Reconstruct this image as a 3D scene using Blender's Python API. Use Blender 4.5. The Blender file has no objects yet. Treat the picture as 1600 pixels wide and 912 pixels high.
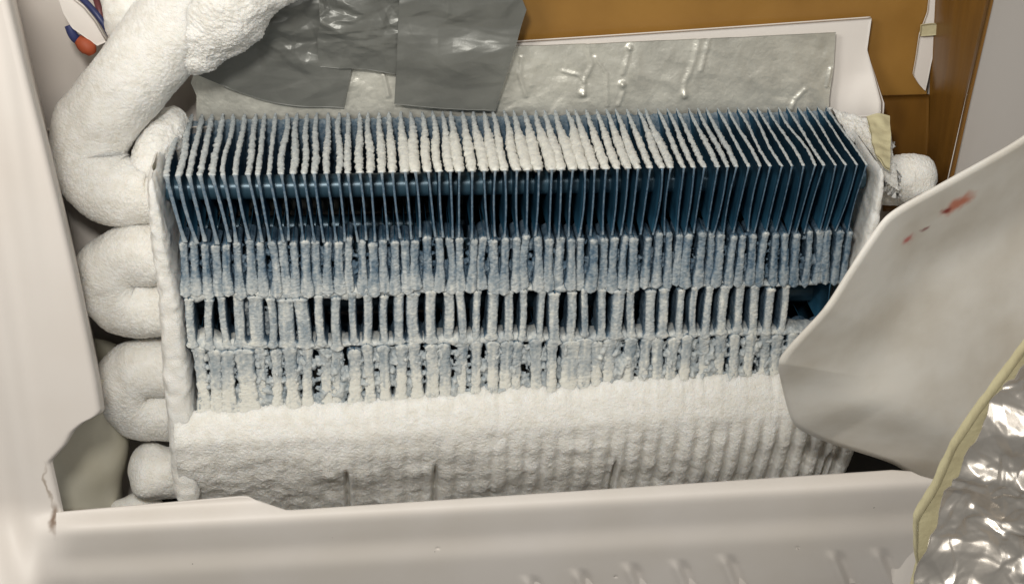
import bpy, math, random
import numpy as np
from mathutils import Matrix, Vector
random.seed(7); rng = np.random.default_rng(7)
scene = bpy.context.scene
COL = scene.collection

# ------------------------------------------------------------------ camera
TH, YAW, ROLL, FPX = 0.46982, 0.09363, 0.02038, 2641.6
CAM = np.array([-0.09723, -0.97755, 0.41275])
fw = np.array([math.sin(YAW)*math.cos(TH), math.cos(YAW)*math.cos(TH), -math.sin(TH)])
_r = np.cross(fw, [0, 0, 1]); _r /= np.linalg.norm(_r); _u = np.cross(_r, fw)
RT = _r*math.cos(ROLL)+_u*math.sin(ROLL); UP = -_r*math.sin(ROLL)+_u*math.cos(ROLL)
cd = bpy.data.cameras.new('camera'); cam = bpy.data.objects.new('camera', cd); COL.objects.link(cam)
cam.matrix_world = Matrix(((RT[0], UP[0], -fw[0], CAM[0]), (RT[1], UP[1], -fw[1], CAM[1]), (RT[2], UP[2], -fw[2], CAM[2]), (0, 0, 0, 1)))
cd.sensor_width = 36; cd.lens = FPX*36/1600; cd.clip_start = 0.01; cd.clip_end = 50
scene.camera = cam

# ------------------------------------------------------------------ light
world = bpy.data.worlds.new('World'); scene.world = world; world.use_nodes = True
bg = world.node_tree.nodes['Background']; bg.inputs[0].default_value = (0.93, 0.93, 0.90, 1); bg.inputs[1].default_value = 0.21
def lamp(name, loc, target, size, power, color):
    l = bpy.data.lights.new(name, 'AREA'); l.size = size; l.energy = power; l.color = color; l.shape = 'DISK'
    o = bpy.data.objects.new(name, l); COL.objects.link(o); o.location = loc
    o.rotation_euler = (Vector(target)-Vector(loc)).to_track_quat('-Z', 'Y').to_euler(); return o
lamp('key_lamp', (-0.20, -0.92, 0.66), (-0.02, 0.03, -0.06), 0.13, 6.9, (1.0, 0.965, 0.90))
lamp('room_lamp', (-0.46, -0.52, 0.50), (-0.06, 0.03, -0.06), 0.30, 2.9, (1.0, 0.96, 0.89))
lamp('foil_glint_lamp', (0.75, -1.7, 1.5), (0.1, 0, -0.1), 1.0, 6.5, (1.0, 0.97, 0.92))  # unseen lamp, added to give the crinkled foil bright reflections
scene.view_settings.view_transform = 'Standard'; scene.view_settings.look = 'None'
scene.view_settings.exposure = 0.0; scene.view_settings.gamma = 1.0

# ------------------------------------------------------------------ helpers
def ray(px, py):
    px = np.asarray(px, float); py = np.asarray(py, float)
    d = fw + ((px-800)/FPX)[..., None]*RT - ((py-456)/FPX)[..., None]*UP
    return d
def P(px, py, Y):                      # point on the plane y = Y that is seen there
    d = ray(px, py); t = (np.asarray(Y, float)-CAM[1])/d[..., 1]
    return CAM + d*t[..., None]
def proj(X):
    d = np.asarray(X, float)-CAM; z = d@fw
    return 800+FPX*(d@RT)/z, 456-FPX*(d@UP)/z
def lin(r, g, b):
    f = lambda c: c/12.92 if c <= .04045 else ((c+.055)/1.055)**2.4
    return (f(r/255), f(g/255), f(b/255), 1)
def _hash(ix, iy, iz, seed):
    h = (ix.astype(np.uint32)*np.uint32(374761393) + iy.astype(np.uint32)*np.uint32(668265263)
         + iz.astype(np.uint32)*np.uint32(2147483647) + np.uint32((seed*974634777) & 0xffffffff))
    h = (h ^ (h >> np.uint32(13)))*np.uint32(1274126177); h = (h ^ (h >> np.uint32(16)))*np.uint32(2246822519)
    return ((h ^ (h >> np.uint32(15))) & np.uint32(0xffffff)).astype(float)/0x7fffff-1
def noise(p, freq, seed=0):
    p = np.asarray(p, float)*freq+1000.37*(1+seed % 7)
    i = np.floor(p).astype(np.int64); f = p-i; f = f*f*(3-2*f); o = 0
    for a in (0, 1):
        for b in (0, 1):
            for c in (0, 1):
                w = (f[..., 0] if a else 1-f[..., 0])*(f[..., 1] if b else 1-f[..., 1])*(f[..., 2] if c else 1-f[..., 2])
                o = o + w*_hash(i[..., 0]+a, i[..., 1]+b, i[..., 2]+c, seed)
    return o
def fbm(p, freq, seed=0, octv=3):
    s = 0; a = 1
    for k in range(octv): s = s+a*noise(p, freq*2.1**k, seed+k); a *= .5
    return s
def interp(x, xs, ys): return np.interp(x, xs, ys)
def sm(x, a, b):
    t = np.clip((np.asarray(x, float)-a)/(b-a), 0, 1); return t*t*(3-2*t)
def normals(G, wrap=False):
    if wrap: du = np.roll(G, -1, 0)-np.roll(G, 1, 0)
    else: du = np.gradient(G, axis=0)
    n = np.cross(du, np.gradient(G, axis=1)); return n/(np.linalg.norm(n, axis=-1, keepdims=True)+1e-12)

def link(o, parent=None):
    COL.objects.link(o)
    if parent is not None: o.parent = parent
    return o
def mesh(name, V, F, mat, parent=None, smooth=True, attr=None):
    m = bpy.data.meshes.new(name); V = np.asarray(V, float).reshape(-1, 3)
    if isinstance(F, np.ndarray):
        n = len(F); m.vertices.add(len(V)); m.vertices.foreach_set('co', V.ravel())
        m.loops.add(n*4); m.polygons.add(n); m.loops.foreach_set('vertex_index', F.ravel().astype(np.int32))
        m.polygons.foreach_set('loop_start', np.arange(0, n*4, 4, dtype=np.int32))
        m.polygons.foreach_set('use_smooth', np.full(n, smooth)); m.update(calc_edges=True); m.validate()
    else:
        m.from_pydata([tuple(v) for v in V], [], F); m.polygons.foreach_set('use_smooth', np.full(len(F), smooth)); m.update()
    if attr is not None:
        a = m.attributes.new('frost', 'FLOAT', 'POINT'); a.data.foreach_set('value', np.asarray(attr, float).ravel())
    m.materials.append(mat)
    return link(bpy.data.objects.new(name, m), parent)
def grid_faces(nu, nv, wrap):
    a = np.arange(nu*nv).reshape(nu, nv)
    b = np.roll(a, -1, 0) if wrap else a[1:]
    c = a if wrap else a[:-1]
    return np.stack([c[:, :-1], b[:, :-1], b[:, 1:], c[:, 1:]], -1).reshape(-1, 4)
def grid(name, G, mat, parent=None, wrap=False, attr=None, smooth=True, caps=False, flip=False):
    nu, nv = G.shape[:2]; F = grid_faces(nu, nv, wrap); V = G.reshape(-1, 3)
    if caps and wrap:
        c0 = G[:, 0].mean(0); c1 = G[:, -1].mean(0); V = np.vstack([V, c0, c1]); n = nu*nv
        i = np.arange(nu); j = (i+1) % nu
        F = np.vstack([F, np.stack([np.full(nu, n), j*nv, i*nv, np.full(nu, n)], -1)[:, [0, 1, 2, 2]]]) if False else F
        # fans of thin quads would degenerate: close with shrunken rings instead
        V = G.reshape(-1, 3)
    if flip: F = F[:, ::-1]
    return mesh(name, V, F, mat, parent, smooth, attr)
def slab(name, G, thick, mat, parent=None, smooth=True):   # a sheet with a back and edges
    n = normals(G)
    if (n@ -fw).mean() < 0: n = -n
    B = G-n*thick; nu, nv = G.shape[:2]; N = nu*nv
    a = np.arange(N).reshape(nu, nv); F = grid_faces(nu, nv, False)
    ring = np.concatenate([a[0, :-1], a[:-1, -1], a[-1, :0:-1], a[:0:-1, 0]]); nx = np.roll(ring, -1)
    R = np.stack([ring, ring+N, nx+N, nx], -1)
    o = mesh(name, np.vstack([G.reshape(-1, 3), B.reshape(-1, 3)]), np.vstack([F, F[:, ::-1]+N, R]), mat, parent, smooth)
    return o
def tube(path, rad, nseg, nalong, seed=0, amp=0, freq=300, squash=None, amp2=0, freq2=60):
    path = np.asarray(path, float); rad = np.asarray(rad, float)
    n = len(path); t = np.linspace(0, n-1, nalong)
    pp = np.stack([cr(path[:, k], t) for k in range(3)], -1); rr = cr(rad, t)
    tg = np.gradient(pp, axis=0); tg /= np.linalg.norm(tg, axis=1, keepdims=True)
    ref = np.array([0, 1, 0.]); a = np.cross(tg, ref); a /= np.linalg.norm(a, axis=1, keepdims=True); b = np.cross(tg, a)
    ph = np.linspace(0, 2*math.pi, nseg, endpoint=False)
    d = np.cos(ph)[:, None, None]*a[None]+np.sin(ph)[:, None, None]*b[None]
    G = pp[None]+d*rr[None, :, None]
    if amp or amp2:
        G = G+d*(amp*fbm(G, freq, seed, 3)+amp2*fbm(G, freq2, seed+3, 2))[..., None]
    return G
def cr(v, t):                                              # Catmull-Rom through control values
    v = np.asarray(v, float); n = len(v); i = np.clip(np.floor(t).astype(int), 0, n-2); f = t-i
    p0 = v[np.clip(i-1, 0, n-1)]; p1 = v[i]; p2 = v[i+1]; p3 = v[np.clip(i+2, 0, n-1)]
    return .5*((2*p1)+(-p0+p2)*f+(2*p0-5*p1+4*p2-p3)*f*f+(-p0+3*p1-3*p2+p3)*f**3)
def lineup(pts, n):                                        # n points evenly along a pixel polyline, smoothed
    pts = np.asarray(pts, float); s = np.r_[0, np.cumsum(np.linalg.norm(np.diff(pts, axis=0), axis=1))]
    t = np.linspace(0, s[-1], n); return np.stack([np.interp(t, s, pts[:, k]) for k in range(pts.shape[1])], -1)
def crumple(u, v, n, span, amp, seed, horiz=0., ql=1.6):            # random straight folds, each felt only near its own line
    r = np.random.default_rng(seed); d = np.zeros_like(u); lu, hu, lv, hv = u.min(), u.max(), v.min(), v.max()
    for k in range(n):
        a = r.uniform(0, math.pi) if r.random() > horiz else math.pi/2+r.normal(0, .22)
        cu, cv = r.uniform(lu, hu), r.uniform(lv, hv); w = span*r.uniform(.35, 1.)
        p = (u-cu)*math.cos(a)+(v-cv)*math.sin(a); q = -(u-cu)*math.sin(a)+(v-cv)*math.cos(a)
        p = p+.10*w*np.sin(q/w*2.2+k)
        d = d+amp*r.choice([-1, 1, 1])*(w/span)*np.clip(1-np.abs(p)/w*np.where(p > 0, 1, 2.2), 0, 1)*np.exp(-(q/(w*ql))**2)
    return d
def thing(name, label, cat, loc=(0, 0, 0), group=None):
    o = bpy.data.objects.new(name, None); o.empty_display_size = .02; COL.objects.link(o)
    o['label'] = label; o['category'] = cat
    if group: o['group'] = group
    return o
def tag(o, label, cat, group=None):
    o['label'] = label; o['category'] = cat
    if group: o['group'] = group
    return o

# ------------------------------------------------------------------ materials
def mat(name, base, rough=.5, metal=0, spec=.5, bump=None, var=None, sss=0, attr_ramp=None, stain=None, coat=0):
    m = bpy.data.materials.new(name); m.use_nodes = True; nt = m.node_tree; N = nt.nodes; L = nt.links
    b = N['Principled BSDF']; b.inputs['Roughness'].default_value = rough; b.inputs['Metallic'].default_value = metal
    b.inputs['Specular IOR Level'].default_value = spec; b.inputs['Base Color'].default_value = base
    if coat: b.inputs['Coat Weight'].default_value = coat; b.inputs['Coat Roughness'].default_value = .2
    tc = N.new('ShaderNodeTexCoord'); col = None
    if attr_ramp:
        at = N.new('ShaderNodeAttribute'); at.attribute_name = 'frost'
        nz = N.new('ShaderNodeTexNoise'); nz.inputs['Scale'].default_value = 420; nz.inputs['Detail'].default_value = 4
        L.new(tc.outputs['Object'], nz.inputs['Vector'])
        ma = N.new('ShaderNodeMath'); ma.operation = 'MULTIPLY_ADD'; ma.inputs[1].default_value = .55; L.new(nz.outputs['Fac'], ma.inputs[0])
        sb = N.new('ShaderNodeMath'); sb.operation = 'SUBTRACT'; L.new(at.outputs['Fac'], sb.inputs[0]); sb.inputs[1].default_value = .275
        L.new(sb.outputs[0], ma.inputs[2])
        rp = N.new('ShaderNodeValToRGB'); L.new(ma.outputs[0], rp.inputs[0])
        e = rp.color_ramp.elements
        e[0].position, e[0].color = attr_ramp[0]; e[1].position, e[1].color = attr_ramp[-1]
        for p, c in attr_ramp[1:-1]:
            k = e.new(p); k.color = c
        col = rp.outputs[0]
    if var:                                                # (scale, second colour, amount, stretch)
        nz = N.new('ShaderNodeTexNoise'); nz.inputs['Scale'].default_value = var[0]; nz.inputs['Detail'].default_value = 5
        mp = N.new('ShaderNodeMapping'); L.new(tc.outputs['Object'], mp.inputs[0]); L.new(mp.outputs[0], nz.inputs['Vector'])
        if len(var) > 3: mp.inputs['Scale'].default_value = var[3]
        r = N.new('ShaderNodeMapRange'); r.inputs[1].default_value = .38; r.inputs[2].default_value = .68; r.inputs[4].default_value = var[2]
        L.new(nz.outputs['Fac'], r.inputs[0])
        mx = N.new('ShaderNodeMix'); mx.data_type = 'RGBA'; L.new(r.outputs[0], mx.inputs[0])
        mx.inputs[6].default_value = base; mx.inputs[7].default_value = var[1]
        if col: L.new(col, mx.inputs[6])
        col = mx.outputs[2]
    for s in stain or ():                                  # (centre, axis scale, colour, strength, soft)
        mp = N.new('ShaderNodeMapping'); mp.vector_type = 'TEXTURE'; mp.inputs['Location'].default_value = s[0]
        mp.inputs['Rotation'].default_value = s[5] if len(s) > 5 else (0, 0, 0); mp.inputs['Scale'].default_value = s[1]
        nz = N.new('ShaderNodeTexNoise'); nz.inputs['Scale'].default_value = 90; L.new(tc.outputs['Object'], nz.inputs['Vector'])
        ad = N.new('ShaderNodeVectorMath'); ad.operation = 'MULTIPLY_ADD'; ad.inputs[1].default_value = (.012, .012, .012)
        L.new(nz.outputs['Color'], ad.inputs[0]); L.new(tc.outputs['Object'], ad.inputs[2])
        L.new(ad.outputs[0], mp.inputs[0])
        ln = N.new('ShaderNodeVectorMath'); ln.operation = 'LENGTH'; L.new(mp.outputs[0], ln.inputs[0])
        r = N.new('ShaderNodeMapRange'); r.inputs[1].default_value = 1; r.inputs[2].default_value = s[4]; r.inputs[4].default_value = s[3]
        r.interpolation_type = 'SMOOTHSTEP'; L.new(ln.outputs['Value'], r.inputs[0])
        mx = N.new('ShaderNodeMix'); mx.data_type = 'RGBA'; L.new(r.outputs[0], mx.inputs[0]); mx.inputs[6].default_value = base
        if col: L.new(col, mx.inputs[6])
        mx.inputs[7].default_value = s[2]; col = mx.outputs[2]
    if col: L.new(col, b.inputs['Base Color'])
    if bump:                                               # list of (scale, strength, distance, stretch)
        prev = None
        for s in bump:
            nz = N.new('ShaderNodeTexNoise'); nz.inputs['Scale'].default_value = s[0]; nz.inputs['Detail'].default_value = 4
            mp = N.new('ShaderNodeMapping'); L.new(tc.outputs['Object'], mp.inputs[0]); L.new(mp.outputs[0], nz.inputs['Vector'])
            if len(s) > 3: mp.inputs['Scale'].default_value = s[3]
            bp = N.new('ShaderNodeBump'); bp.inputs['Strength'].default_value = s[1]; bp.inputs['Distance'].default_value = s[2]
            L.new(nz.outputs['Fac'], bp.inputs['Height'])
            if prev: L.new(prev, bp.inputs['Normal'])
            prev = bp.outputs[0]
        L.new(prev, b.inputs['Normal'])
    if sss:
        b.inputs['Subsurface Weight'].default_value = sss; b.inputs['Subsurface Radius'].default_value = (1, .9, .8); b.inputs['Subsurface Scale'].default_value = .006
    return m
BLUE, BLUE2 = lin(42, 90, 118), lin(70, 118, 142)
M = {}
M['fin'] = mat('blue_fin', BLUE, .42, .15, .5, var=(90, lin(60, 110, 138), .8), bump=[(300, .15, .001)])
M['tube'] = mat('blue_tube', lin(66, 98, 116), .34, .2, .6)
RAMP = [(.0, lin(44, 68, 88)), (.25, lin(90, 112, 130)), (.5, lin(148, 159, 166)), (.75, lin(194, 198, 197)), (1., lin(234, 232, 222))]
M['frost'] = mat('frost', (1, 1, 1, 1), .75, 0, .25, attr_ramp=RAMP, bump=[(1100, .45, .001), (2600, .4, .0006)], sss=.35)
M['snow'] = mat('snow_frost', lin(245, 243, 238), .8, 0, .2, bump=[(1200, .85, .0013)], var=(150, lin(230, 226, 216), .7), sss=.55)
M['plastic'] = mat('white_liner_plastic', lin(220, 213, 206), .5, 0, .35, bump=[(8, .06, .01)], var=(14, lin(216, 207, 198), .5))
M['cover'] = mat('offwhite_cover_plastic', lin(205, 196, 184), .45, 0, .4, bump=[(25, .05, .004)], var=(22, lin(196, 186, 170), .6))
M['brown'] = mat('brown_tape', lin(156, 116, 56), .33, 0, .5, bump=[(14, .12, .01), (150, .03, .001, (1, 1, 6))], var=(16, lin(138, 100, 46), .9))
M['brown2'] = mat('brown_tape_shade_and_flap', lin(118, 82, 32), .35, 0, .5, bump=[(18, .15, .01, (1, 1, .2))], var=(30, lin(100, 68, 26), .8, (3, 3, .4)))  # side strip's shade put into the brown; also the flap's own tape colour
M['foam'] = mat('white_foam_board', lin(232, 226, 220), .6, 0, .3, bump=[(30, .05, .003)])
M['foil'] = mat('aluminium_foil_tape', lin(222, 220, 209), .38, .5, .5, bump=[(70, .35, .003), (320, .3, .0012)], var=(45, lin(192, 190, 180), .8))
M['foil2'] = mat('crinkled_foil', lin(226, 218, 208), .34, .82, .5, bump=[(420, .12, .0006)], var=(40, lin(188, 182, 174), .6))
M['tape'] = mat('grey_duct_tape', lin(118, 119, 114), .34, .15, .5, bump=[(40, .12, .004), (900, .12, .0004)], var=(26, lin(98, 99, 95), .7))
M['yellow'] = mat('yellowed_foam', lin(202, 194, 158), .7, 0, .2, bump=[(160, .4, .002)], var=(60, lin(192, 183, 148), .8))
M['dark'] = mat('shade_dark_tray', lin(52, 50, 46), .6)  # near-black base puts the shade of the gap into the tray colour
M['grey'] = mat('grey_plastic', lin(176, 172, 156), .45, 0, .4, var=(30, lin(160, 154, 134), .7))

# ------------------------------------------------------------------ back of the recess
W = .45; D = .1043; H = .2225
YB = D+.022                                                # back wall plane
def pxgrid(us, vs, fx, fy, fY):
    U, V = np.meshgrid(us, vs, indexing='ij'); return P(fx(U, V), fy(U, V), fY(U, V))
def ruled(lines, n_along, n_across, Yf, bulge=None):       # pixel polylines left..right, interpolated across
    Ls = np.stack([lineup(l, n_along) for l in lines]); k = len(lines)
    t = np.linspace(0, k-1, n_across)
    A = np.stack([np.stack([cr(Ls[:, i, c], t) for i in range(n_along)]) for c in range(2)], -1)   # along, across, 2
    Y = Yf(A[..., 0], A[..., 1]) if callable(Yf) else np.full(A.shape[:2], Yf)
    return P(A[..., 0], A[..., 1], Y)

liner = thing('freezer_liner', 'white moulded plastic freezer liner round the frosted coil, cracked at its lower left corner', 'freezer liner')
# receding left wall, back wall and right flange
edge_y = [-60, 0, 130, 228, 330, 420, 520, 600, 646, 653, 661, 676, 698, 724, 772, 826, 1000]
edge_x = [-15, 0, 32, 57, 82, 103, 124, 140, 147, 140, 122, 104, 92, 68, 79, 91, 91]
SILL_S = np.arange(-60, 400, 1.); _sl = interp(SILL_S, [-60, -10, 0, 16, 32, 62, 74, 90, 106, 400], [0, 0, -.0006, -.00038, .00011, .00014, .00000, -.00004, .00013, .00014])
_k = np.exp(-(np.arange(-24, 25)/7.)**2); _k /= _k.sum(); _sl = np.convolve(np.r_[np.full(24, _sl[0]), _sl, np.full(24, _sl[-1])], _k, 'valid'); SILL_Y = np.cumsum(_sl)
def y_front(px, py):                                       # depth of the moulded front surface
    px = np.asarray(px, float); py = np.asarray(py, float)
    base = -.055
    e = interp(px, [-80, 90, 385, 445, 1430, 1700], [805, 800, 775, 797, 733, 716])   # sill edge line
    el = 806-(px-90)*.0545
    s = py-el
    prof = interp(s, SILL_S, SILL_Y)
    w = sm(px, 20, 130)
    ripple = .0018*np.sin((px-.18*py)*.085)*(1-w)
    return base+prof*w+(1-w)*(-.05*sm(py, 780, 1000)+ripple)
U = np.linspace(0, 1, 60); V = np.unique(np.r_[np.linspace(-60, 640, 150), np.linspace(640, 740, 120), np.linspace(740, 1000, 80)])
uu, vv = np.meshgrid(U, V, indexing='ij'); _e = interp(np.arange(-120, 1061.), edge_y, edge_x); _e = np.convolve(np.r_[np.full(4, _e[0]), _e, np.full(4, _e[-1])], np.ones(9)/9, 'valid'); xb = np.interp(vv, np.arange(-120, 1061.), _e)
G = P(-70+(xb+70)*uu, vv, y_front(-70+(xb+70)*uu, vv)-.0*uu)
# rolled edge of the wall
roll = []
for k in range(1, 7):
    a = k/6*math.pi/2; g = G[-1].copy(); g[:, 0] += .004*math.sin(a); g[:, 1] += .004*(1-math.cos(a))+.02*k/6*(V > 826); roll.append(g)
Gw = np.concatenate([G, np.stack(roll)])
ev = Gw[-1]; sel = V < 800
xe, ye = proj(ev); kk = np.arange(1, 15)/14
low = sm(V, 640, 655)
rec = np.stack([P(xe+(3+9*k)*(1-low)+low*2, ye, ev[:, 1]+(.205*(1-low)+.012*low)*k) for k in kk])
recl = rec
wall_m = mat('white_liner_wall', lin(220, 213, 206), .5, 0, .35, bump=[(8, .06, .01)], var=(14, lin(212, 203, 194), .5), stain=[(tuple(P(86, 806, -.055)+.006), (.0045, .03, .012), lin(96, 66, 34), .85, .15), (tuple(P(75, 760, -.055)+.006), (.0016, .03, .022), lin(120, 98, 70), .6, .1)])
grid('side_wall', np.concatenate([Gw, recl]), wall_m, liner)
# sill
us = np.unique(np.concatenate([np.linspace(88, 380, 60), np.linspace(380, 450, 40), np.linspace(450, 1430, 420), np.linspace(1430, 1720, 60)]))
def sill_edge(px): return interp(px, [60, 90, 375, 388, 398, 436, 447, 458, 1395, 1425, 1440, 1720], [802, 800.5, 775.5, 776, 781, 794, 797.5, 797.5, 735, 737, 744, 820])
ts = np.r_[np.linspace(0, 1, 180)]
X_, T_ = np.meshgrid(us, ts, indexing='ij'); e_ = sill_edge(X_); py = e_+T_*(1000-e_)
Y_ = y_front(X_, py)
Y_ = Y_-.0035*np.exp(-((T_)/.05)**2)*0
# moulded ribs
ribs = [(828, 905), (905, 895), (985, 885), (1060, 880), (1135, 872), (1305, 866), (1375, 862), (1447, 850)]
for rx, ry in ribs:
    d = (X_-rx)-(py-ry)*.42; a = sm(py, ry-10, ry+10)
    Y_ = Y_-a*.0022*np.exp(-((d+6)/8.)**2)+a*.0026*np.exp(-((d-8)/8.)**2)
ee = 806-(X_-90)*.0545
for sx, sy, sw in ((684, 856, 1.6), (1246, 855, 1.6), (962, 900, 1.6)): Y_ = Y_+.0012*np.exp(-((X_-sx)**2+(py-sy)**2)/sw**2)
S = P(X_, py, Y_)
lead = []
for k in range(7, 0, -1):
    a = k/7*math.pi*.55; g = S[:, 0].copy(); g[:, 1] += .004*math.sin(a); g[:, 2] -= .004*(1-math.cos(a)); lead.append(g)
back = lead[0].copy(); back2 = back+np.array([0, .002, -.09])
Sg = np.concatenate([np.stack([back2]+lead, 1), S], 1)
sp_ = [(684, 856, .0005), (1246, 855, .0007), (962, 900, .0007), (520, 838, .0004), (1364, 795, .0008), (300, 880, .0006)]
def seat(a, b): j = np.argmin((X_-a)**2+(py-b)**2); return tuple(S.reshape(-1, 3)[j]+.006)
sill_m = mat('white_liner_sill', lin(220, 213, 206), .5, 0, .35, bump=[(8, .06, .01)], var=(14, lin(210, 202, 192), .7), stain=[(seat(a, b), (r, .02, r), lin(84, 76, 66), .9, .3) for a, b, r in sp_])
grid('sill', Sg, sill_m, liner)
# back wall (white part) and left corner
def wallquad(name, x0, x1, z0, z1, y, m, parent, nx=20, nz=20, amp=.001):
    X, Z = np.meshgrid(np.linspace(x0, x1, nx), np.linspace(z0, z1, nz), indexing='ij')
    G = np.stack([X, np.full_like(X, y), Z], -1); G[..., 1] += amp*fbm(G, 9, 3, 2)
    return slab(name, G, .004, m, parent)
wallquad('back_wall', -.40, .40, -.40, .34, YB+.012, M['plastic'], liner, amp=.0006)
wallquad('recess_wall', -.42, -.20, -.40, -.005, .092, M['plastic'], liner, amp=.0006)
# floor of the recess
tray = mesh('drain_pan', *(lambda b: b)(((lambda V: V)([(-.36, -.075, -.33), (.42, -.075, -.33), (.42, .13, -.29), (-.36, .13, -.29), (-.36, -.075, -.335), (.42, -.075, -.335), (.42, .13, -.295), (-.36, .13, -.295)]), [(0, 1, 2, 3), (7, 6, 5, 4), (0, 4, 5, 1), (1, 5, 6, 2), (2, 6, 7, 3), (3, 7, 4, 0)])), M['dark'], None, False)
tag(tray, 'drain pan coloured dark to stand for shade in the gap behind the white sill', 'drain pan')
# right flange
YR = .05
rf = ruled([[(1551, -40), (1546, 0), (1511, 150), (1481, 283), (1440, 470), (1400, 660)], [(1700, -40), (1700, 0), (1700, 150), (1700, 283), (1700, 470), (1700, 660)]], 60, 16, lambda x, y: YR+.00036*np.clip(x-(1546-.235*y), 0, None))
slab('side_flange', rf, .0008, M['plastic'], liner)
# clip on the left wall
def rbox(name, c, size, bev, m, parent, rot=(0, 0, 0)):
    import bmesh
    bm = bmesh.new(); bmesh.ops.create_cube(bm, size=1); bmesh.ops.scale(bm, vec=size, verts=bm.verts)
    bmesh.ops.bevel(bm, geom=bm.edges[:], offset=bev, segments=3, profile=.5, affect='EDGES')
    me = bpy.data.meshes.new(name); bm.to_mesh(me); bm.free(); me.materials.append(m)
    me.polygons.foreach_set('use_smooth', np.full(len(me.polygons), True))
    o = link(bpy.data.objects.new(name, me), parent); o.location = c; o.rotation_euler = rot; return o
c = P(66, 540, -.0425); rbox('clip', c, (.015, .022, .036), .0072, M['plastic'], liner, (0, math.radians(-8), 0))

# brown taped panel
brown = thing('brown_back_panel', 'brown taped panel behind the foil, with a folded strip on its right coloured darker for shade', 'back panel')
bp_ = ruled([[(640, -60), (640, 300)], [(1050, -60), (1050, 300)], [(1462, -60), (1437, 300)]], 40, 60, YB)
bp_[..., 1] += .0012*fbm(bp_, 22, 5, 2); slab('panel', bp_, .004, M['brown'], brown)
cr0 = lineup([(1463, -60), (1458, 0), (1452, 150), (1440, 320)], 40); cr1 = lineup([(1556, -60), (1546, 0), (1511, 150), (1478, 300)], 40)
A0 = P(cr0[:, 0], cr0[:, 1], YB-.001); A1 = P(cr1[:, 0], cr1[:, 1], YR-.001)
t = np.linspace(0, 1, 14)[None, :, None]; fs = A0[:, None]*(1-t)+A1[:, None]*t
fs = fs+np.array([0, -1, 0])*(.003*fbm(fs*np.array([1, 1, .15]), 60, 9, 2)*np.sin(np.pi*t[..., 0]))[..., None]
slab('side_strip', fs, .003, M['brown2'], brown)
ws = ruled([[(1456, -40), (1450, 20), (1437, 55), (1432, 90), (1427, 118), (1436, 132), (1443, 140)], [(1478, -40), (1475, 10), (1470, 48), (1464, 62), (1455, 100), (1450, 125), (1446, 142)]], 40, 8, YB-.004)
slab('white_gap', ws, .002, M['foam'], brown)['label'] = 'narrow white strip showing between the brown tapes'
nub = ruled([[(1440, 40), (1438, 57)], [(1456, 38), (1454, 56)], [(1470, 38), (1472, 54)]], 8, 12, lambda x, y: np.full(x.shape, YB-.008)); slab('tape_curl', nub, .002, M['yellow'], brown)
fl = ruled([[(1376, 150), (1379, 200), (1380, 330)], [(1452, 148), (1451, 200), (1448, 330)]], 20, 10, lambda x, y: YB-.006-.0*x); slab('tape_flap', fl, .0015, M['brown2'], brown)

# white foam board with foil on it
def fbY(x, y): return D+.012-.018*sm(x, 1330, 1400)*sm(y, 60, 170)-.010*sm(y, 110, 180)*sm(x, 1290, 1370)
fb = ruled([[(700, 72), (700, 190)], [(805, 67), (800, 190)], [(1080, 49), (1080, 190)], [(1362, 29), (1355, 78), (1366, 118), (1377, 160), (1376, 182)]], 50, 90, fbY)
board = slab('foam_board', fb, .004, M['foam']); tag(board, 'white foam board behind the foil, its lower right corner curling forward', 'board')
def foilY(x, y): return D+.0055-.0025*sm(y, 60, 185)
fo = ruled([[(303, 112), (298, 130), (307, 150), (304, 330)], [(560, 70), (560, 330)], [(800, 72), (800, 330)], [(1050, 63), (1050, 330)], [(1306, 51), (1303, 100), (1296, 150), (1290, 330)]], 260, 420, foilY)
nrm = np.array([0, -1, -.0]); pxx, pyy = proj(fo)
dsp = .0004*fbm(fo, 60, 11, 3)+crumple(fo[..., 0], fo[..., 2], 260, .010, .00055, 5)
for wx, pts in ((3.2, [(918, 68), (922, 90), (926, 100), (914, 125), (912, 148)]), (3, [(985, 72), (978, 100), (973, 115)]), (3.4, [(1092, 62), (1085, 95), (1070, 130), (1068, 150)]),
                (2.5, [(1108, 62), (1095, 110)]), (2.5, [(930, 90), (948, 115), (949, 165)]), (3, [(880, 112), (905, 118), (912, 128)]), (3, [(815, 90), (812, 120), (822, 150)]), (2.6, [(972, 130), (975, 142), (966, 165)]),
                (3, [(1258, 140), (1243, 155), (1236, 170)]), (2.5, [(1298, 108), (1292, 135)]), (3, [(600, 118), (607, 150)])):
    q = lineup(pts, 60); d2 = np.min((pxx[..., None]-q[:, 0])**2+(pyy[..., None]-q[:, 1])**2, -1) if False else None
    best = np.full(pxx.shape, 1e9)
    for k in range(60): best = np.minimum(best, (pxx-q[k, 0])**2+(pyy-q[k, 1])**2)
    dsp = dsp+.0013*np.exp(-best/wx**2/1.4)-.0006*np.exp(-best/(wx*2.2)**2)
for bx, by, br in ((972, 132, 5), (1069, 148, 6), (910, 147, 5), (983, 75, 4)):
    dsp = dsp+.002*np.exp(-((pxx-bx)**2+(pyy-by)**2)/br**2)
fo = fo+nrm*dsp[..., None]
tag(slab('foil_sheet', fo, .0006, M['foil']), 'long strip of dull silver foil stuck above the blue fins', 'foil')

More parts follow.
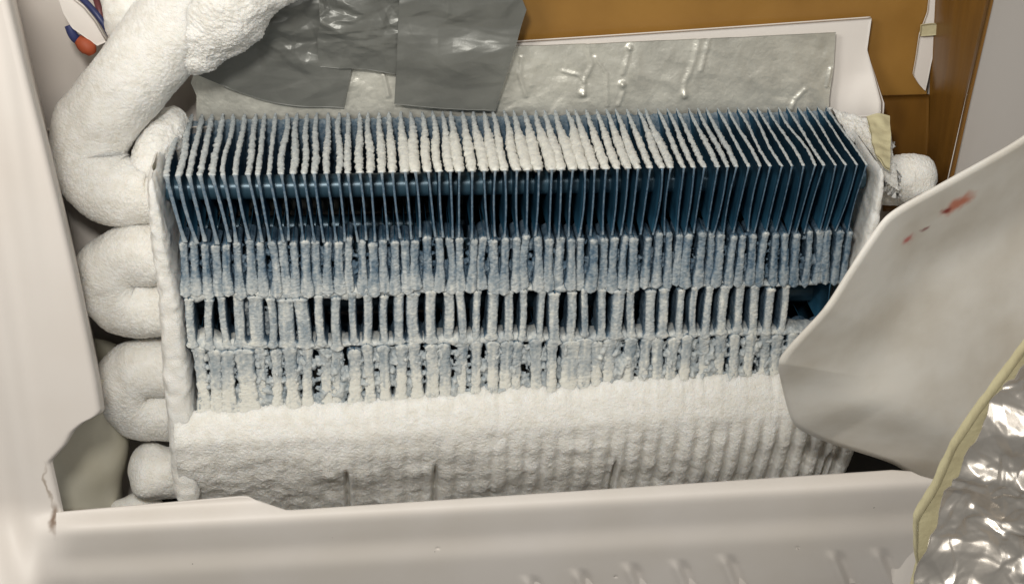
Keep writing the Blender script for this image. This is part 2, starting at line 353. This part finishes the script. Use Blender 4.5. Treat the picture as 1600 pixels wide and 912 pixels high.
# grey duct tape
def tape(label, lines, Y, seed, wr, n=170):
    G = ruled(lines, n, n, lambda x, y: Y+0*x)
    d = crumple(G[..., 0], G[..., 2], 34, .035, wr*1.4, seed, .75)+crumple(G[..., 0], G[..., 2], 60, .013, wr*.75, seed+1, .5)+wr*.55*noise(G, 22, seed+9)
    f = np.linspace(0, 1, n)[:, None]; d = d*(1-.75*sm(f, .45, .95))+.006*(1-f)**1.5
    G = G+np.array([0, -1, 0])*d[..., None]
    return tag(slab('duct_tape_strip', G, .0004, M['tape']), label, 'duct tape', 'grey duct tape strips')
YT = D+.001
tape('grey duct tape strip at the left, creased and touching the frosted pipe', [[(418, -50), (404, 10), (385, 55), (345, 85), (303, 115)], [(455, -50), (452, 40), (440, 100), (425, 160)], [(530, -50), (530, 40), (550, 105), (537, 169)]], YT-.002, 21, .0028)
tape('short wrinkled grey duct tape strip in the middle above the foil square', [[(497, -50), (500, 30), (496, 60), (498, 104)], [(560, -50), (558, 30), (560, 60), (562, 108)], [(634, -50), (630, 30), (628, 60), (625, 117)]], YT-.0045, 35, .0030)
tape('wide smooth grey duct tape strip at the right beside the brown panel', [[(626, -50), (622, 30), (619, 110), (616, 163)], [(710, -50), (708, 30), (700, 110), (697, 170)], [(796, -50), (822, 13), (798, 92), (774, 173)]], YT-.006, 47, .0016)

# ------------------------------------------------------------------ the coil
coil = thing('evaporator_coil', 'frosted blue-finned evaporator coil filling the middle of the freezer recess', 'evaporator coil')
def fin_plate(pts_yz, xf, name='fin', th=.00018):
    # pts_yz: (na, nb, 2) grid of y,z ; xf(y,z) -> x
    y = pts_yz[..., 0]; z = pts_yz[..., 1]; x = xf(y, z)
    G = np.stack([x, y, z], -1); nu, nv = G.shape[:2]; N = nu*nv
    A = G+np.array([th, 0, 0]); B = G-np.array([th, 0, 0]); a = np.arange(N).reshape(nu, nv); F = grid_faces(nu, nv, False)
    ring = np.concatenate([a[0, :-1], a[:-1, -1], a[-1, :0:-1], a[:0:-1, 0]]); nx = np.roll(ring, -1)
    return mesh(name, np.vstack([A.reshape(-1, 3), B.reshape(-1, 3)]), np.vstack([F, F[:, ::-1]+N, np.stack([ring, ring+N, nx+N, nx], -1)]), M['fin'], coil, True)
Z1 = -.0470; Z2 = -.0868; Z3 = -.1245; Z4 = -.186
N1 = 64; pitch = W/N1
xs1 = -W/2+(np.arange(N1)+.5)*pitch+rng.normal(0, .0006, N1)
xc = .012                                                 # centre the lower edges lean towards
ph = np.linspace(0, 2*math.pi, 12, endpoint=False)
for i, x0 in enumerate(xs1):
    lean = .036+.005*rng.normal(); bow = rng.normal(0, .0007); kink = rng.normal(0, .0011); zb = Z1+rng.normal(0, .0009)
    tb = rng.normal(0, .0006)
    def xf(y, z, x0=x0, lean=lean, bow=bow, kink=kink, tb=tb):
        t = np.clip(z/Z1, 0, 1.1); f = np.exp(-y/.08)
        return x0-(x0-xc)*lean*t*f+bow*np.sin(np.pi*t)*f+kink*t**3*f+tb*np.sin(y*60)
    ys = np.array([0., .006, .02, .045, .075, D]); zs = np.linspace(0, 1, 5)
    YY, TT = np.meshgrid(ys, zs, indexing='ij'); ZZ = TT*zb
    YY = YY+.0012*TT*(YY < .001)
    f = fin_plate(np.stack([YY, ZZ], -1), xf)
    # frost along the top and front edges
    nt_, nf_ = 60, 34
    yt = np.linspace(D, 0, nt_); pth = np.concatenate([np.stack([yt, np.zeros(nt_)], -1), np.stack([np.linspace(0, .0012, nf_), np.linspace(-.0006, zb, nf_)], -1)])
    nv = np.concatenate([np.tile([0, 1.], (nt_, 1)), np.tile([-1., 0], (nf_, 1))]); nv[nt_-2:nt_+1] = [(-.4, .9), (-.7, .7), (-.9, .4)]
    px = proj(np.array([x0, 0, 0]))[0]
    s = np.concatenate([yt/D, np.zeros(nf_)])
    mid = interp(px, [240, 420, 560, 660, 900, 985, 1060, 1180, 1370], [.0020, .0018, .0023, .0035, .0035, .0028, .0021, .0012, .0007])*(1+.12*rng.normal())
    backw = interp(px, [240, 420, 900, 1100, 1370], [.0023, .0018, .0015, .0012, .0010])
    prof = interp(s, [0, .04, .12, .45, .72, 1], [.45, .75, 1, 1, .25, 0]); w = backw*.85*(1-prof)+mid*prof
    front = interp(np.linspace(0, 1, nf_), [0, .1, .8, 1], [.0011, .0008, .0007, .0010])*interp(px, [240, 330, 440, 1000, 1370], [1.7, 1.45, 1., .75, .5])
    w[nt_:] = front
    w[:6] *= np.linspace(.5, 1, 6)
    c3 = np.stack([xf(pth[:, 0], pth[:, 1]), pth[:, 0], pth[:, 1]], -1)
    hgt = w*.75; rag = np.concatenate([np.full(nt_, 1.), np.full(nf_, .35)])
    n3 = np.stack([np.zeros(len(pth)), nv[:, 0], nv[:, 1]], -1)
    Gf = c3[None]+np.cos(ph)[:, None, None]*np.array([1., 0, 0])*w[None, :, None]+(np.sin(ph)[:, None]*hgt[None])[..., None]*n3[None]-.35*hgt[None, :, None]*n3[None]
    dn = (np.cos(ph)[:, None, None]*np.array([1., 0, 0])+np.sin(ph)[:, None, None]*n3[None])
    amp = np.clip(w*.38, .00008, .0009)*rag
    Gf = Gf+dn*(amp[None]*(.7*noise(Gf, 520, i % 5)+1.1*noise(Gf, 1300, 3)))[..., None]
    at = np.concatenate([interp(s[:nt_], [0, .5, 1], [interp(px, [240, 500, 650, 950, 1150], [.72, .78, 1., .98, .72]), interp(px, [240, 500, 650, 950, 1150], [.7, .72, .95, .92, .66]), .58]), np.full(nf_, interp(px, [300, 450, 900, 1050], [.36, .26, .24, .12]))])
    at[nt_:] += interp(np.linspace(0, 1, nf_), [0, .15, .85, 1], [.2, 0, 0, .25])
    grid('frost', Gf, M['frost'], f, wrap=True, attr=np.tile(at, (len(ph), 1)))

def wob(x, z=0): return .0016*noise(np.stack([np.asarray(x, float), np.asarray(x)*0., np.asarray(x)*0.+z], -1), 28, 12)
def frosted_row(n, xa, xb, zt, zb, y0, wfun, afun, seed, skip=(), bare=(), depth=.055, nz=120, blue_side=1.0):
    xs = np.linspace(xa, xb, n)+rng.normal(0, (xb-xa)/n*.10, n); pt = (xb-xa)/(n-1)
    hs = [(1, 1.), (1.01, .55), (1, .28), (.985, .16), (.96, .09), (.91, .04), (.82, .005), (.68, -.012), (.5, -.02), (.3, -.026), (.12, -.03)]
    cs = np.array([(-a, b) for a, b in hs]+[(0, -.031)]+hs[::-1])
    for i, x0 in enumerate(xs):
        if i in skip: continue
        bend = rng.normal(0, .0012); kk = rng.normal(0, .0008); yo = y0+rng.normal(0, .0008); wb = wob(x0); zt_ = zt+wob(x0, zt)+rng.normal(0, .0009); zb_ = zb+wob(x0, zb)+rng.normal(0, .0010)
        def xf(y, z, x0=x0, bend=bend, kk=kk):
            t = (z-zt)/(zb-zt); return x0+(bend*(t-.5)+kk*np.sin(3*t))*np.exp(-y/.04)
        YY, ZZ = np.meshgrid([yo, yo+.02, yo+.05, D], np.linspace(zt_, zb_, 4), indexing='ij')
        f = fin_plate(np.stack([YY, ZZ], -1), xf)
        if i in bare: continue
        t = np.linspace(0, 1, nz); z = zt_+(zb_-zt_)*t
        px = proj(np.array([x0, y0, (zt+zb)/2]))[0]
        w = wfun(px, t, i)*pt/2; dep = .024
        ends = np.sqrt(np.clip(np.minimum((t+.0005)/.045, (1.0005-t)/.045), 0, 1))
        X = xf(np.full(nz, yo), z)[None]+cs[:, 0:1]*(w*ends)[None]
        Yc = yo+cs[:, 1:2]*dep+0*X; Yc = Yc-.001*np.exp(-(t/.1)**2)[None]
        G = np.stack([X, Yc, z[None]+0*X], -1)
        dn = np.stack([np.sign(cs[:, 0])*np.sqrt(np.clip(np.abs(cs[:, 0]), 0, 1)), np.where(cs[:, 1] < .08, -.8, 0), 0*cs[:, 0]], -1)
        a = np.clip(w*.13, .00018, .00036)[None]
        G = G+dn[:, None]*(a*(.7*noise(G*np.array([1, 1, .25]), 260, seed)+1.0*noise(G, 1300, seed+1)+.45*noise(G, 640, seed+4)))[..., None]
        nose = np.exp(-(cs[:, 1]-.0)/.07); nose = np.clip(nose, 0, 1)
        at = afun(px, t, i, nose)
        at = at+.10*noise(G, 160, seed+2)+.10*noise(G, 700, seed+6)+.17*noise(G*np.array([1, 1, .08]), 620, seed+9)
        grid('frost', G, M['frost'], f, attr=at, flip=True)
    return xs
XA, XB = -W/2+.0095, W/2-.0085
# second row: bluish frost that almost fills the gaps
r2 = rng.random(80)
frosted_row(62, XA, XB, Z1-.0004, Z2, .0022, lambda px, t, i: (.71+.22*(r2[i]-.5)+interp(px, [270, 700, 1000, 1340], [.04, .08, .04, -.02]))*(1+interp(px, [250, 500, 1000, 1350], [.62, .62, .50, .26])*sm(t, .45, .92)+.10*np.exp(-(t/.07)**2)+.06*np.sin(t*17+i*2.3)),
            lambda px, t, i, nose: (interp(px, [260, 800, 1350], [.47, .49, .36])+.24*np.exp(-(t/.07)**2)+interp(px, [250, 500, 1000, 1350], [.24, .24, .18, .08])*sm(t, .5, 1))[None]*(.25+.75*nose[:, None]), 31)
# third row: clear dark gaps between rounded frost ridges
r3 = rng.random(80)
fill3 = {4: .95, 6: 1.05, 7: .9, 14: .8, 27: .85}
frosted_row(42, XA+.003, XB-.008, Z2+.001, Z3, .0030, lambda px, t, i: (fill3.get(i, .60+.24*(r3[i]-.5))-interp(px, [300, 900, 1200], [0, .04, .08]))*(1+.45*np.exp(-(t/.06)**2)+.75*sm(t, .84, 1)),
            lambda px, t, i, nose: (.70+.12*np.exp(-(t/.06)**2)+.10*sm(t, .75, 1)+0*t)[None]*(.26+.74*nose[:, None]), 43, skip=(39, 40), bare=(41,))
# fourth row: gaps mostly choked
r4 = rng.random(80)
fill4 = {2: .9, 3: 1.25, 24: 1.3, 25: 1.2, 0: .8}
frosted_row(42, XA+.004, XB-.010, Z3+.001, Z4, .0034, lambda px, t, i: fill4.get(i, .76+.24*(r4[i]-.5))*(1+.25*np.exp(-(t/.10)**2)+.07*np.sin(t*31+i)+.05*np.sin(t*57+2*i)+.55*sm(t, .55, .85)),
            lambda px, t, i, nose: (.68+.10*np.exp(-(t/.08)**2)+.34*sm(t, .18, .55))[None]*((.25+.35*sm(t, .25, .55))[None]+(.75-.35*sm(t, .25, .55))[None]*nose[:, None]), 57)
# bands of frost that join the fins where two rows meet, and rough frost caught deep in the gaps
def ledge(z, hgt, y, seed, a0, x0=XA, x1=XB):
    n = 700; xx = np.linspace(x0, x1, n); px = proj(np.stack([xx, 0*xx, 0*xx+z], -1))[0]; q = np.stack([xx, 0*xx, 0*xx], -1)
    h = interp(px, [260, 600, 900, 1350], hgt)*np.clip(1+.55*noise(q, 45, seed+7)+.40*noise(q, 130, seed)+.30*noise(q, 300, seed+1), .25, 2)
    zc = z+wob(xx, Z2 if z > -.1 else Z3)+.0012*noise(q, 90, seed+3); a = np.linspace(0, 2*math.pi, 26, endpoint=False); ca = np.sign(np.cos(a))*np.abs(np.cos(a))**.6; sa = np.sin(a)
    G = np.stack([np.tile(xx, (26, 1)), y+.0025+.0085+.0085*ca[:, None]+0*xx[None], zc[None]+sa[:, None]*h[None]], -1)
    G = G+np.stack([0*ca, ca, sa], -1)[:, None]*(.0004*(1.3*noise(G, 1200, seed)+noise(G, 600, seed+2)+2.0*noise(G*np.array([1, 1, .4]), 220, seed+4)))[..., None]
    at = interp(px, [260, 800, 1350], a0)[None]+.12*noise(G, 200, seed+5)+.1*noise(G, 800, seed+6); grid('frost_band', G, M['frost'], coil, wrap=True, attr=at)
ledge(Z2+.0016, [.0044, .0038, .0026, .0016], .0006, 5, [.82, .78, .58])
ledge(Z3+.0008, [.0046, .0034, .0028, .0024], .0008, 9, [.82, .78, .70], XA+.003, XB-.010)
def filler(zt, zb, y, seed, thr, a0, x0=XA, x1=XB, dep=.0035):
    nx_, nz_ = 620, 60; X, Z = np.meshgrid(np.linspace(x0, x1, nx_), np.linspace(zt, zb, nz_), indexing='ij'); q = np.stack([X, 0*X, Z], -1)
    n = .7*noise(q*np.array([1.6, 1, .8]), 150, seed)+.6*noise(q, 330, seed+1)+.35*noise(q, 800, seed+2)
    G = np.stack([X, y+dep*(-n)+0*X, Z], -1); F = grid_faces(nx_, nz_, False); keep = n.ravel()[F].mean(1) > (thr(X, Z).ravel()[F].mean(1))
    o = mesh('frost_film', G.reshape(-1, 3), F[keep], M['frost'], coil, True, np.clip(a0+.22*n, 0, 1)); o['kind'] = 'stuff'
PX_ = lambda X, Z: proj(np.stack([X, 0*X, Z], -1))[0]
filler(Z1-.002, Z2+.004, .0070, 3, lambda X, Z: interp(PX_(X, Z), [260, 700, 1000, 1350], [-.05, -.1, .15, .3])-.9*sm(-Z, -Z1+.014, -Z2-.004), .24)
filler(Z3-.002, Z4, .0046, 7, lambda X, Z: interp(PX_(X, Z), [260, 340, 420, 900, 1300], [.1, .05, -.3, -.22, -.25])-.5*sm(-Z, -Z3+.015, -Z4+.012), .62, XA+.003, XB-.010)
filler(Z2-.004, Z3+.002, .0130, 11, lambda X, Z: 1.6-2.0*np.exp(-((PX_(X, Z)-440)/45)**2)-1.8*np.exp(-((PX_(X, Z)-385)/20)**2)+0*Z, .5, XA+.003, XB-.010)
X, K = np.meshgrid(np.linspace(-W/2, W/2, 500), np.linspace(0, 1, 40), indexing='ij'); G = np.stack([X, D-.001-.042*K, -.0035-.030*K**1.4], -1)
n = noise(G, 330, 4)+.6*noise(G, 900, 5); G[..., 2] += .0009*n
grid('frost_film', G, M['frost'], coil, attr=np.clip(.40-.42*K+.06*n, 0, 1))['kind'] = 'stuff'
# copper tubes painted blue
for zz, yy in ((-.0215, .030), (-.034, .082), (-.075, .042), (-.075, .085), (-.112, .045), (-.112, .085), (-.152, .045), (-.152, .085)):
    if True:
        ph_ = np.linspace(0, 2*math.pi, 24, endpoint=False); xx = np.linspace(-W/2-.004, W/2+.004, 12)
        r = .0078
        G = np.stack([np.tile(xx, (24, 1)), yy+r*np.cos(ph_)[:, None]+0*xx[None], zz+r*np.sin(ph_)[:, None]+0*xx[None]], -1)
        grid('tube', G, M['tube'], coil, wrap=True)

# crust of snow over the lower rows
nx, ns = 900, 250
xx = np.linspace(-W/2-.004, W/2+.012, nx); ss = np.linspace(0, 1, ns)
yp = interp(ss, [0, .06, .16, .30, .50, .68, .82, .92, 1.], [.007, .0008, -.0050, -.0105, -.0075, .0000, .012, .024, .036])
zp = interp(ss, [0, .06, .16, .30, .50, .68, .82, .92, 1.], [-.156, -.160, -.167, -.181, -.203, -.224, -.245, -.268, -.290])
k_ = np.hanning(45)[1:-1]; k_ /= k_.sum(); pad = lambda v: np.convolve(np.r_[np.full(21, v[0]), v, np.full(21, v[-1])], k_, 'valid')
yp, zp = pad(yp), pad(zp)
X_, S_ = np.meshgrid(xx, ss, indexing='ij'); G = np.stack([X_, np.tile(yp, (nx, 1)), np.tile(zp, (nx, 1))], -1)
pxs = proj(np.stack([xx, 0*xx, 0*xx-.2], -1))[0]
topsh = interp(pxs, [270, 420, 640, 820, 900, 960, 1100, 1250, 1400], [-.015, -.012, -.008, -.001, -.003, .003, .003, .003, .003])+.0016*noise(np.stack([xx, 0*xx, 0*xx], -1), 110, 3)+.0012*noise(np.stack([xx, 0*xx, 0*xx], -1), 300, 4)
G[..., 2] += topsh[:, None]*(1-S_)**2
fl_amp = interp(pxs, [270, 600, 800, 1050, 1200, 1350], [.0003, .0006, .0008, .0013, .0020, .0024])[:, None]*sm(S_, .26, .55)
pf = .0116; phase = 2*np.pi*xx/pf+1.2*noise(np.stack([xx, 0*xx, 0*xx], -1), 40, 8)
nn = normals(G); nn = nn if nn[..., 1].mean() < 0 else -nn
dd = fl_amp*(np.cos(phase)[:, None]-.25*np.cos(2*phase)[:, None])+.0018*fbm(G, 45, 71, 2)*(.25+.75*sm(S_, .25, .5))+.0003*fbm(G*np.array([1, 1, .6]), 150, 77, 2)*(.3+.7*sm(S_, .3, .5))+.00035*noise(G, 210, 79)*sm(S_, .2, .45)+.00028*noise(G, 700, 5)+.0002*noise(G, 1300, 6)
for cx in (680, 964, 1300, 540): 
    dd = dd-.007*np.exp(-((pxs-cx)/4.)**2)[:, None]*sm(S_, .55, .75)
G = G+nn*dd[..., None]
grid('frost_crust', G, M['snow'], coil)['label'] = 'thick white fluted crust of frost burying the lower fins'

# frosted end plates
def frost_slab(name, path, halfw, yd, mtl, seed, amp=.0005, n=130, freq=260):
    path = np.asarray(path, float); t = np.linspace(0, len(path)-1, n); c = np.stack([cr(path[:, k], t) for k in range(3)], -1); w = cr(np.asarray(halfw), t)
    a = np.linspace(0, 2*math.pi, 56, endpoint=False); ca, sa = np.cos(a), np.sin(a)
    ex = np.sign(ca)*np.abs(ca)**.5; ey = np.sign(sa)*np.abs(sa)**.4
    endw = np.sqrt(np.clip(np.minimum(np.arange(n), np.arange(n)[::-1])/7., .02, 1))
    G = np.stack([c[None, :, 0]+ex[:, None]*(w*endw)[None], c[None, :, 1]+yd/2+ey[:, None]*yd/2*(.85+.15*endw)[None], c[None, :, 2]+0*ex[:, None]], -1)
    dn = np.stack([ex*.8, ey*.8, 0*ex], -1)
    G = G+dn[:, None]*(amp*(fbm(G, freq, seed, 3)+1.2*fbm(G, 60, seed+5, 2)))[..., None]
    return grid(name, G, mtl, coil, wrap=True)
pl = [P(235, 284, -.003), P(249, 390, -.003), P(264, 480, -.003), P(274, 590, -.003), P(284, 700, -.003), P(296, 800, -.002)]
frost_slab('end_plate', pl, [.0044, .0058, .0080, .0096, .0100, .0100], .10, M['snow'], 3, amp=.0010)
pr = [P(1362, 195, .085), P(1380, 262, .02), P(1374, 320, .003), P(1358, 400, .003), P(1338, 470, .003), P(1330, 560, .003), P(1322, 700, .003)]
frost_slab('end_plate', [P(1381, 268, .004), P(1372, 330, .004), P(1358, 390, .004), P(1338, 450, .004), P(1325, 560, .004), P(1318, 720, .004)], [.0026, .0036, .0052, .0072, .0065, .006], .09, M['snow'], 6, amp=.0008)

# frosted U-shaped return bends on the left
def ubend(px, py, Y, R, r, straight, seed, name='return_bend', side=-1):
    c = P(px, py, Y); a = np.linspace(-math.pi/2, math.pi/2, 7)
    pts = [c+np.array([-side*.012, 0, R]), c+np.array([-side*.002, 0, R])] + [c+np.array([side*(straight+R*math.cos(q)), 0, -R*math.sin(q)]) for q in a] + [c+np.array([-side*.002, 0, -R]), c+np.array([-side*.012, 0, -R])]
    return grid(name, tube(pts, [r]*len(pts), 170, 360, seed, .0005, 900, amp2=.0022, freq2=45), M['snow'], coil, wrap=True)
ubend(234, 438, .035, .0195, .0208, .0085, 11)
ubend(258, 608, .035, .0175, .0200, .0105, 17)
lump = tube([P(286, 738, .03), P(262, 738, .028), P(240, 737, .026), P(222, 736, .026), P(208, 735, .026), P(200, 735, .026)], [.017, .0185, .0195, .0185, .013, .003], 140, 180, 23, .0004, 900, amp2=.002, freq2=55)
grid('return_bend', lump, M['snow'], coil, wrap=True)
grid('frost_lump', tube([P(170, 790, .03), P(215, 792, .028), P(240, 796, .026), P(262, 800, .02)], [.001, .012, .010, .001], 50, 80, 24, .0004, 300, amp2=.002, freq2=50), M['snow'], coil, wrap=True)
grid('return_bend', tube([P(1366, 292, .045), P(1395, 286, .045), P(1425, 282, .046), P(1448, 282, .046), P(1464, 284, .046)], [.014, .0165, .0165, .0135, .001], 140, 200, 29, .0004, 900, amp2=.002, freq2=60), M['snow'], coil, wrap=True)
# thick frosted pipe coming down from the top
pp = [P(345, -90, .075), P(285, 30, .075), P(215, 110, .07), P(152, 190, .065), P(136, 247, .06), P(170, 292, .05), P(228, 305, .046), P(246, 305, .045)]
sp = grid('suction_pipe', tube(pp, [.030, .0285, .0262, .0255, .0255, .0235, .0195, .017], 230, 560, 41, .0005, 900, amp2=.0022, freq2=38), M['snow'], coil, wrap=True)
sp['label'] = 'fat frost-covered pipe bending down the left side'
pp = [P(440, -70, .072), P(378, -20, .066), P(345, 20, .064), P(312, 62, .066), P(285, 95, .07)]
grid('frost_lump', tube(pp, [.026, .027, .0265, .021, .010], 200, 300, 51, .0007, 800, amp2=.0028, freq2=60), M['snow'], sp, wrap=True)
pp = [P(215, -90, .11), P(205, -30, .105), P(200, 10, .10), P(205, 50, .10), P(230, 80, .10)]
grid('frost_lump', tube(pp, [.018, .018, .0165, .013, .005], 80, 100, 61, .0005, 330, amp2=.002, freq2=60), M['snow'], sp, wrap=True)
# frost where pipe meets the coil top corner
pp = [P(206, 296, .048), P(218, 280, .050), P(233, 256, .052), P(246, 230, .064), P(260, 203, .080), P(274, 184, .094), P(282, 174, .100)]
grid('frost_lump', tube(pp, [.0008, .0095, .0135, .0145, .0125, .009, .001], 120, 180, 66, .0008, 600, amp2=.002, freq2=70), M['snow'], coil, wrap=True)
# frost bank on the right end, behind the cover
bk = ruled([[(1300, 172), (1330, 215), (1366, 262)], [(1335, 178), (1362, 225), (1384, 285)], [(1372, 185), (1392, 215), (1405, 300)]], 130, 130, lambda x, y: interp(y, [170, 300], [.098, .012]))
bk = bk+np.array([0, -.4, 1])*(.002*fbm(bk, 80, 4, 2)+.0009*fbm(bk, 500, 6, 2))[..., None]; slab('frost_bank', bk, .006, M['snow'], coil)

yt_ = ruled([[(1353, 184), (1362, 225), (1366, 245)], [(1372, 183), (1378, 220), (1380, 262)], [(1389, 184), (1391, 220), (1389, 268)]], 24, 20, lambda x, y: interp(y, [180, 270], [.078, .018]))
yt_ = yt_+np.array([0, -.5, .8])*(.003+.002*fbm(yt_, 110, 8, 2))[..., None]
tag(slab('tape_scrap', yt_, .0012, M['yellow']), 'yellowed scrap of tape at the right end of the coil, below the board', 'tape')

# ------------------------------------------------------------------ plug in the broken corner
pth = [P(132, 560, .046), P(128, 640, .046), P(124, 700, .046), P(120, 760, .046), P(118, 880, .046)]
PG = tube(pth, [.030, .0325, .0335, .0315, .0340], 80, 80, 5, 0, amp2=.0006, freq2=40)
plug_m = mat('grey_duct_foam', lin(208, 204, 188), .5, 0, .35, var=(18, lin(190, 184, 164), .8), bump=[(60, .1, .003)],
    stain=[(tuple(P(104, 792, .016)), (.028, .04, .009), lin(112, 82, 36), .9, .2)])
pg = grid('duct_plug', PG, plug_m, None, wrap=True); tag(pg, 'greyish rounded plug in the broken lower left corner, stained brown at its foot', 'plug')

# ------------------------------------------------------------------ wiring at the top left
conn = ruled([[(88, -12), (98, 20), (112, 44), (152, 72)], [(104, -8), (130, 12), (148, 34), (166, 66)]], 20, 8, .095)
cn = slab('wire_connector', conn, .004, M['foam']); tag(cn, 'flat white connector tag wedged behind the frosted pipe at top left', 'connector')
def wire(label, col, pts, r, name='wire', grp='loose wires at the top left', cat='wire'):
    m = mat('wire_'+name+str(len(bpy.data.materials)), col, .4, 0, .5)
    o = grid(name, tube([P(a, b, y) for a, b, y in pts], [r]*len(pts), 10, 40), m, None, wrap=True); tag(o, label, cat, grp); return o
wire('blue wire running behind the white connector tag', lin(58, 66, 108), [(100, -30, .115), (140, 10, .118), (160, 35, .116), (172, 55, .114)], .0022)
wire('dark blue wire end poking out below the connector tag', lin(54, 62, 108), [(108, 40, .10), (114, 55, .099), (122, 62, .101), (135, 60, .108)], .0032)
wire('dull red wire above the connector tag', lin(116, 70, 72), [(140, -30, .118), (152, 5, .122), (158, 28, .120)], .0022)
oc = grid('terminal', tube([P(122, 62, .098), P(130, 68, .097), P(139, 76, .096), P(144, 84, .096)], [.0035, .0052, .0052, .003], 16, 30), mat('orange_cap', lin(168, 80, 48), .6), None, wrap=True)
tag(oc, 'orange wire terminal below the white connector tag', 'terminal')

# ------------------------------------------------------------------ plastic cover pulled aside on the right
O = [(1720, 120), (1600, 216), (1480, 284), (1392, 334), (1362, 372), (1330, 420), (1290, 482), (1240, 535), (1216, 566), (1222, 605), (1240, 664), (1290, 690), (1390, 722), (1440, 752), (1500, 790), (1720, 830)]
I = [(1720, 285), (1610, 335), (1540, 372), (1462, 412), (1435, 440), (1410, 480), (1392, 520), (1368, 560), (1352, 590), (1350, 608), (1358, 622), (1385, 634), (1440, 652), (1480, 668), (1540, 690), (1720, 700)]
O = np.array(O, float); I = np.array(I, float); no = 220
tt = np.linspace(0, len(O)-1, no); Oc = np.stack([.5*np.interp(tt, np.arange(len(O)), O[:, k])+.5*cr(O[:, k], tt) for k in range(2)], -1); Oc = np.stack([np.convolve(np.r_[np.full(3, Oc[0, k]), Oc[:, k], np.full(3, Oc[-1, k])], np.ones(7)/7, 'valid') for k in range(2)], -1); Ic = np.stack([cr(I[:, k], tt) for k in range(2)], -1)
def covY(x, y): return -.058+.038*sm(x, 1300, 1760)
C0 = np.array([1720, 500.])
rings = []
hO = interp(tt, [0, 6, 8, 9.5, 11, 15], [.040, .040, .024, -.006, -.036, -.036])
def add(Q, off): rings.append(P(Q[:, 0], Q[:, 1], covY(Q[:, 0], Q[:, 1])-off))
eg = P(Oc[:, 0], Oc[:, 1], covY(Oc[:, 0], Oc[:, 1])-.030-hO)
rings.append(eg+np.array([.0008, .003, 0])); 
for f in np.linspace(0, 1, 12):
    add(Oc*(1-f)+Ic*f, hO*(1-f)+.030)
for f in np.linspace(.06, .97, 16): add(Ic*(1-f)+C0*f, .030)
Gc = np.stack(rings)
for _ in range(5):
    Gc[2:-1] = .5*Gc[2:-1]+.25*Gc[1:-2]+.25*Gc[3:]
def cst(px, py):
    j = np.argmin([np.min((proj(Gc[k])[0]-px)**2+(proj(Gc[k])[1]-py)**2) for k in range(len(Gc))])
    q = (proj(Gc[j])[0]-px)**2+(proj(Gc[j])[1]-py)**2; return Gc[j][np.argmin(q)]
def st(px, py, rx, rz, col, s, soft, ang=0): return (tuple(cst(px, py)+.006), (rx*1.25, .03, rz*1.3), col, s, soft, (0, ang, 0))
cov_m = mat('offwhite_cover', lin(236, 230, 220), .5, 0, .4, bump=[(25, .05, .004)], var=(22, lin(198, 188, 172), .6),
    sss=.3, stain=[st(1496, 319, .0125, .0065, lin(204, 116, 84), .9, .2, -.5), st(1480, 328, .004, .0035, lin(146, 44, 30), .95, .2), st(1421, 377, .0045, .004, lin(196, 104, 96), .9, .2), st(1442, 362, .004, .0018, lin(150, 92, 90), .8, .2, -.7)])
cover = thing('evaporator_cover', 'off-white plastic cover with red smudges, tilted aside over the right end of the coil', 'cover')
slab('shell', Gc, .0018, cov_m, cover)

# ------------------------------------------------------------------ foil-faced insulation in front of it
ins = thing('insulation_panel', 'crinkled silver foil insulation with a pale yellow foam edge, lower right', 'insulation')
fe0 = [(1740, 370), (1610, 528), (1560, 582), (1520, 640), (1488, 700), (1462, 760), (1430, 815), (1426, 830), (1432, 862), (1436, 890), (1410, 1000)]
fe1 = [(1740, 430), (1622, 540), (1585, 592), (1545, 650), (1512, 712), (1490, 770), (1474, 815), (1468, 840), (1458, 872), (1446, 900), (1430, 1000)]
fe0 = [(x+.55*(u-x), y+.55*(v-y)) if k < 4 else (x+.2*(u-x), y+.2*(v-y)) for k, ((x, y), (u, v)) in enumerate(zip(fe0, fe1))]; fe0 = [(x+random.uniform(-4, 4), y) for x, y in fe0]
mid_ = [((a[0]+b[0])/2, (a[1]+b[1])/2) for a, b in zip(fe0, fe1)]
fg = ruled([fe0, mid_, fe1], 160, 14, lambda x, y: -.150+0*x)
a_ = np.sin(np.linspace(0, 1, 14)*math.pi)[None]; fg = fg+np.array([0, -1, 0])*(0*a_+.0006*fbm(fg, 45, 3, 3))[..., None]
slab('foam_edge', fg, .010, M['yellow'], ins)
nfx = 320
lft = [(1740, 425), (1612, 540), (1575, 596), (1535, 655), (1502, 705), (1478, 762), (1466, 800), (1462, 825), (1440, 862), (1424, 890), (1400, 1000)]
ff = ruled([lft, [(1790, 500), (1700, 620), (1690, 700), (1660, 780), (1620, 860), (1600, 1000)], [(1850, 560), (1850, 800), (1850, 1000)]], nfx, nfx, lambda x, y: -.162-.03*sm(x, 1420, 1800))
def ridged(p, f, s): return 1-2*np.abs(noise(p, f, s))
qq = ff+.004*np.stack([noise(ff, 60, 1), noise(ff, 60, 2), noise(ff, 60, 3)], -1)
d = crumple(qq[..., 0], qq[..., 2], 26, .060, .0100, 3, 0, 2.2)+crumple(qq[..., 0], qq[..., 2], 120, .024, .0056, 8, 0, 2.8)+crumple(qq[..., 0], qq[..., 2], 300, .008, .0014, 9, 0, 3.)
ff = ff+np.array([0, -1, 0])*d[..., None]
slab('foil_facing', ff, .0006, M['foil2'], ins, True)
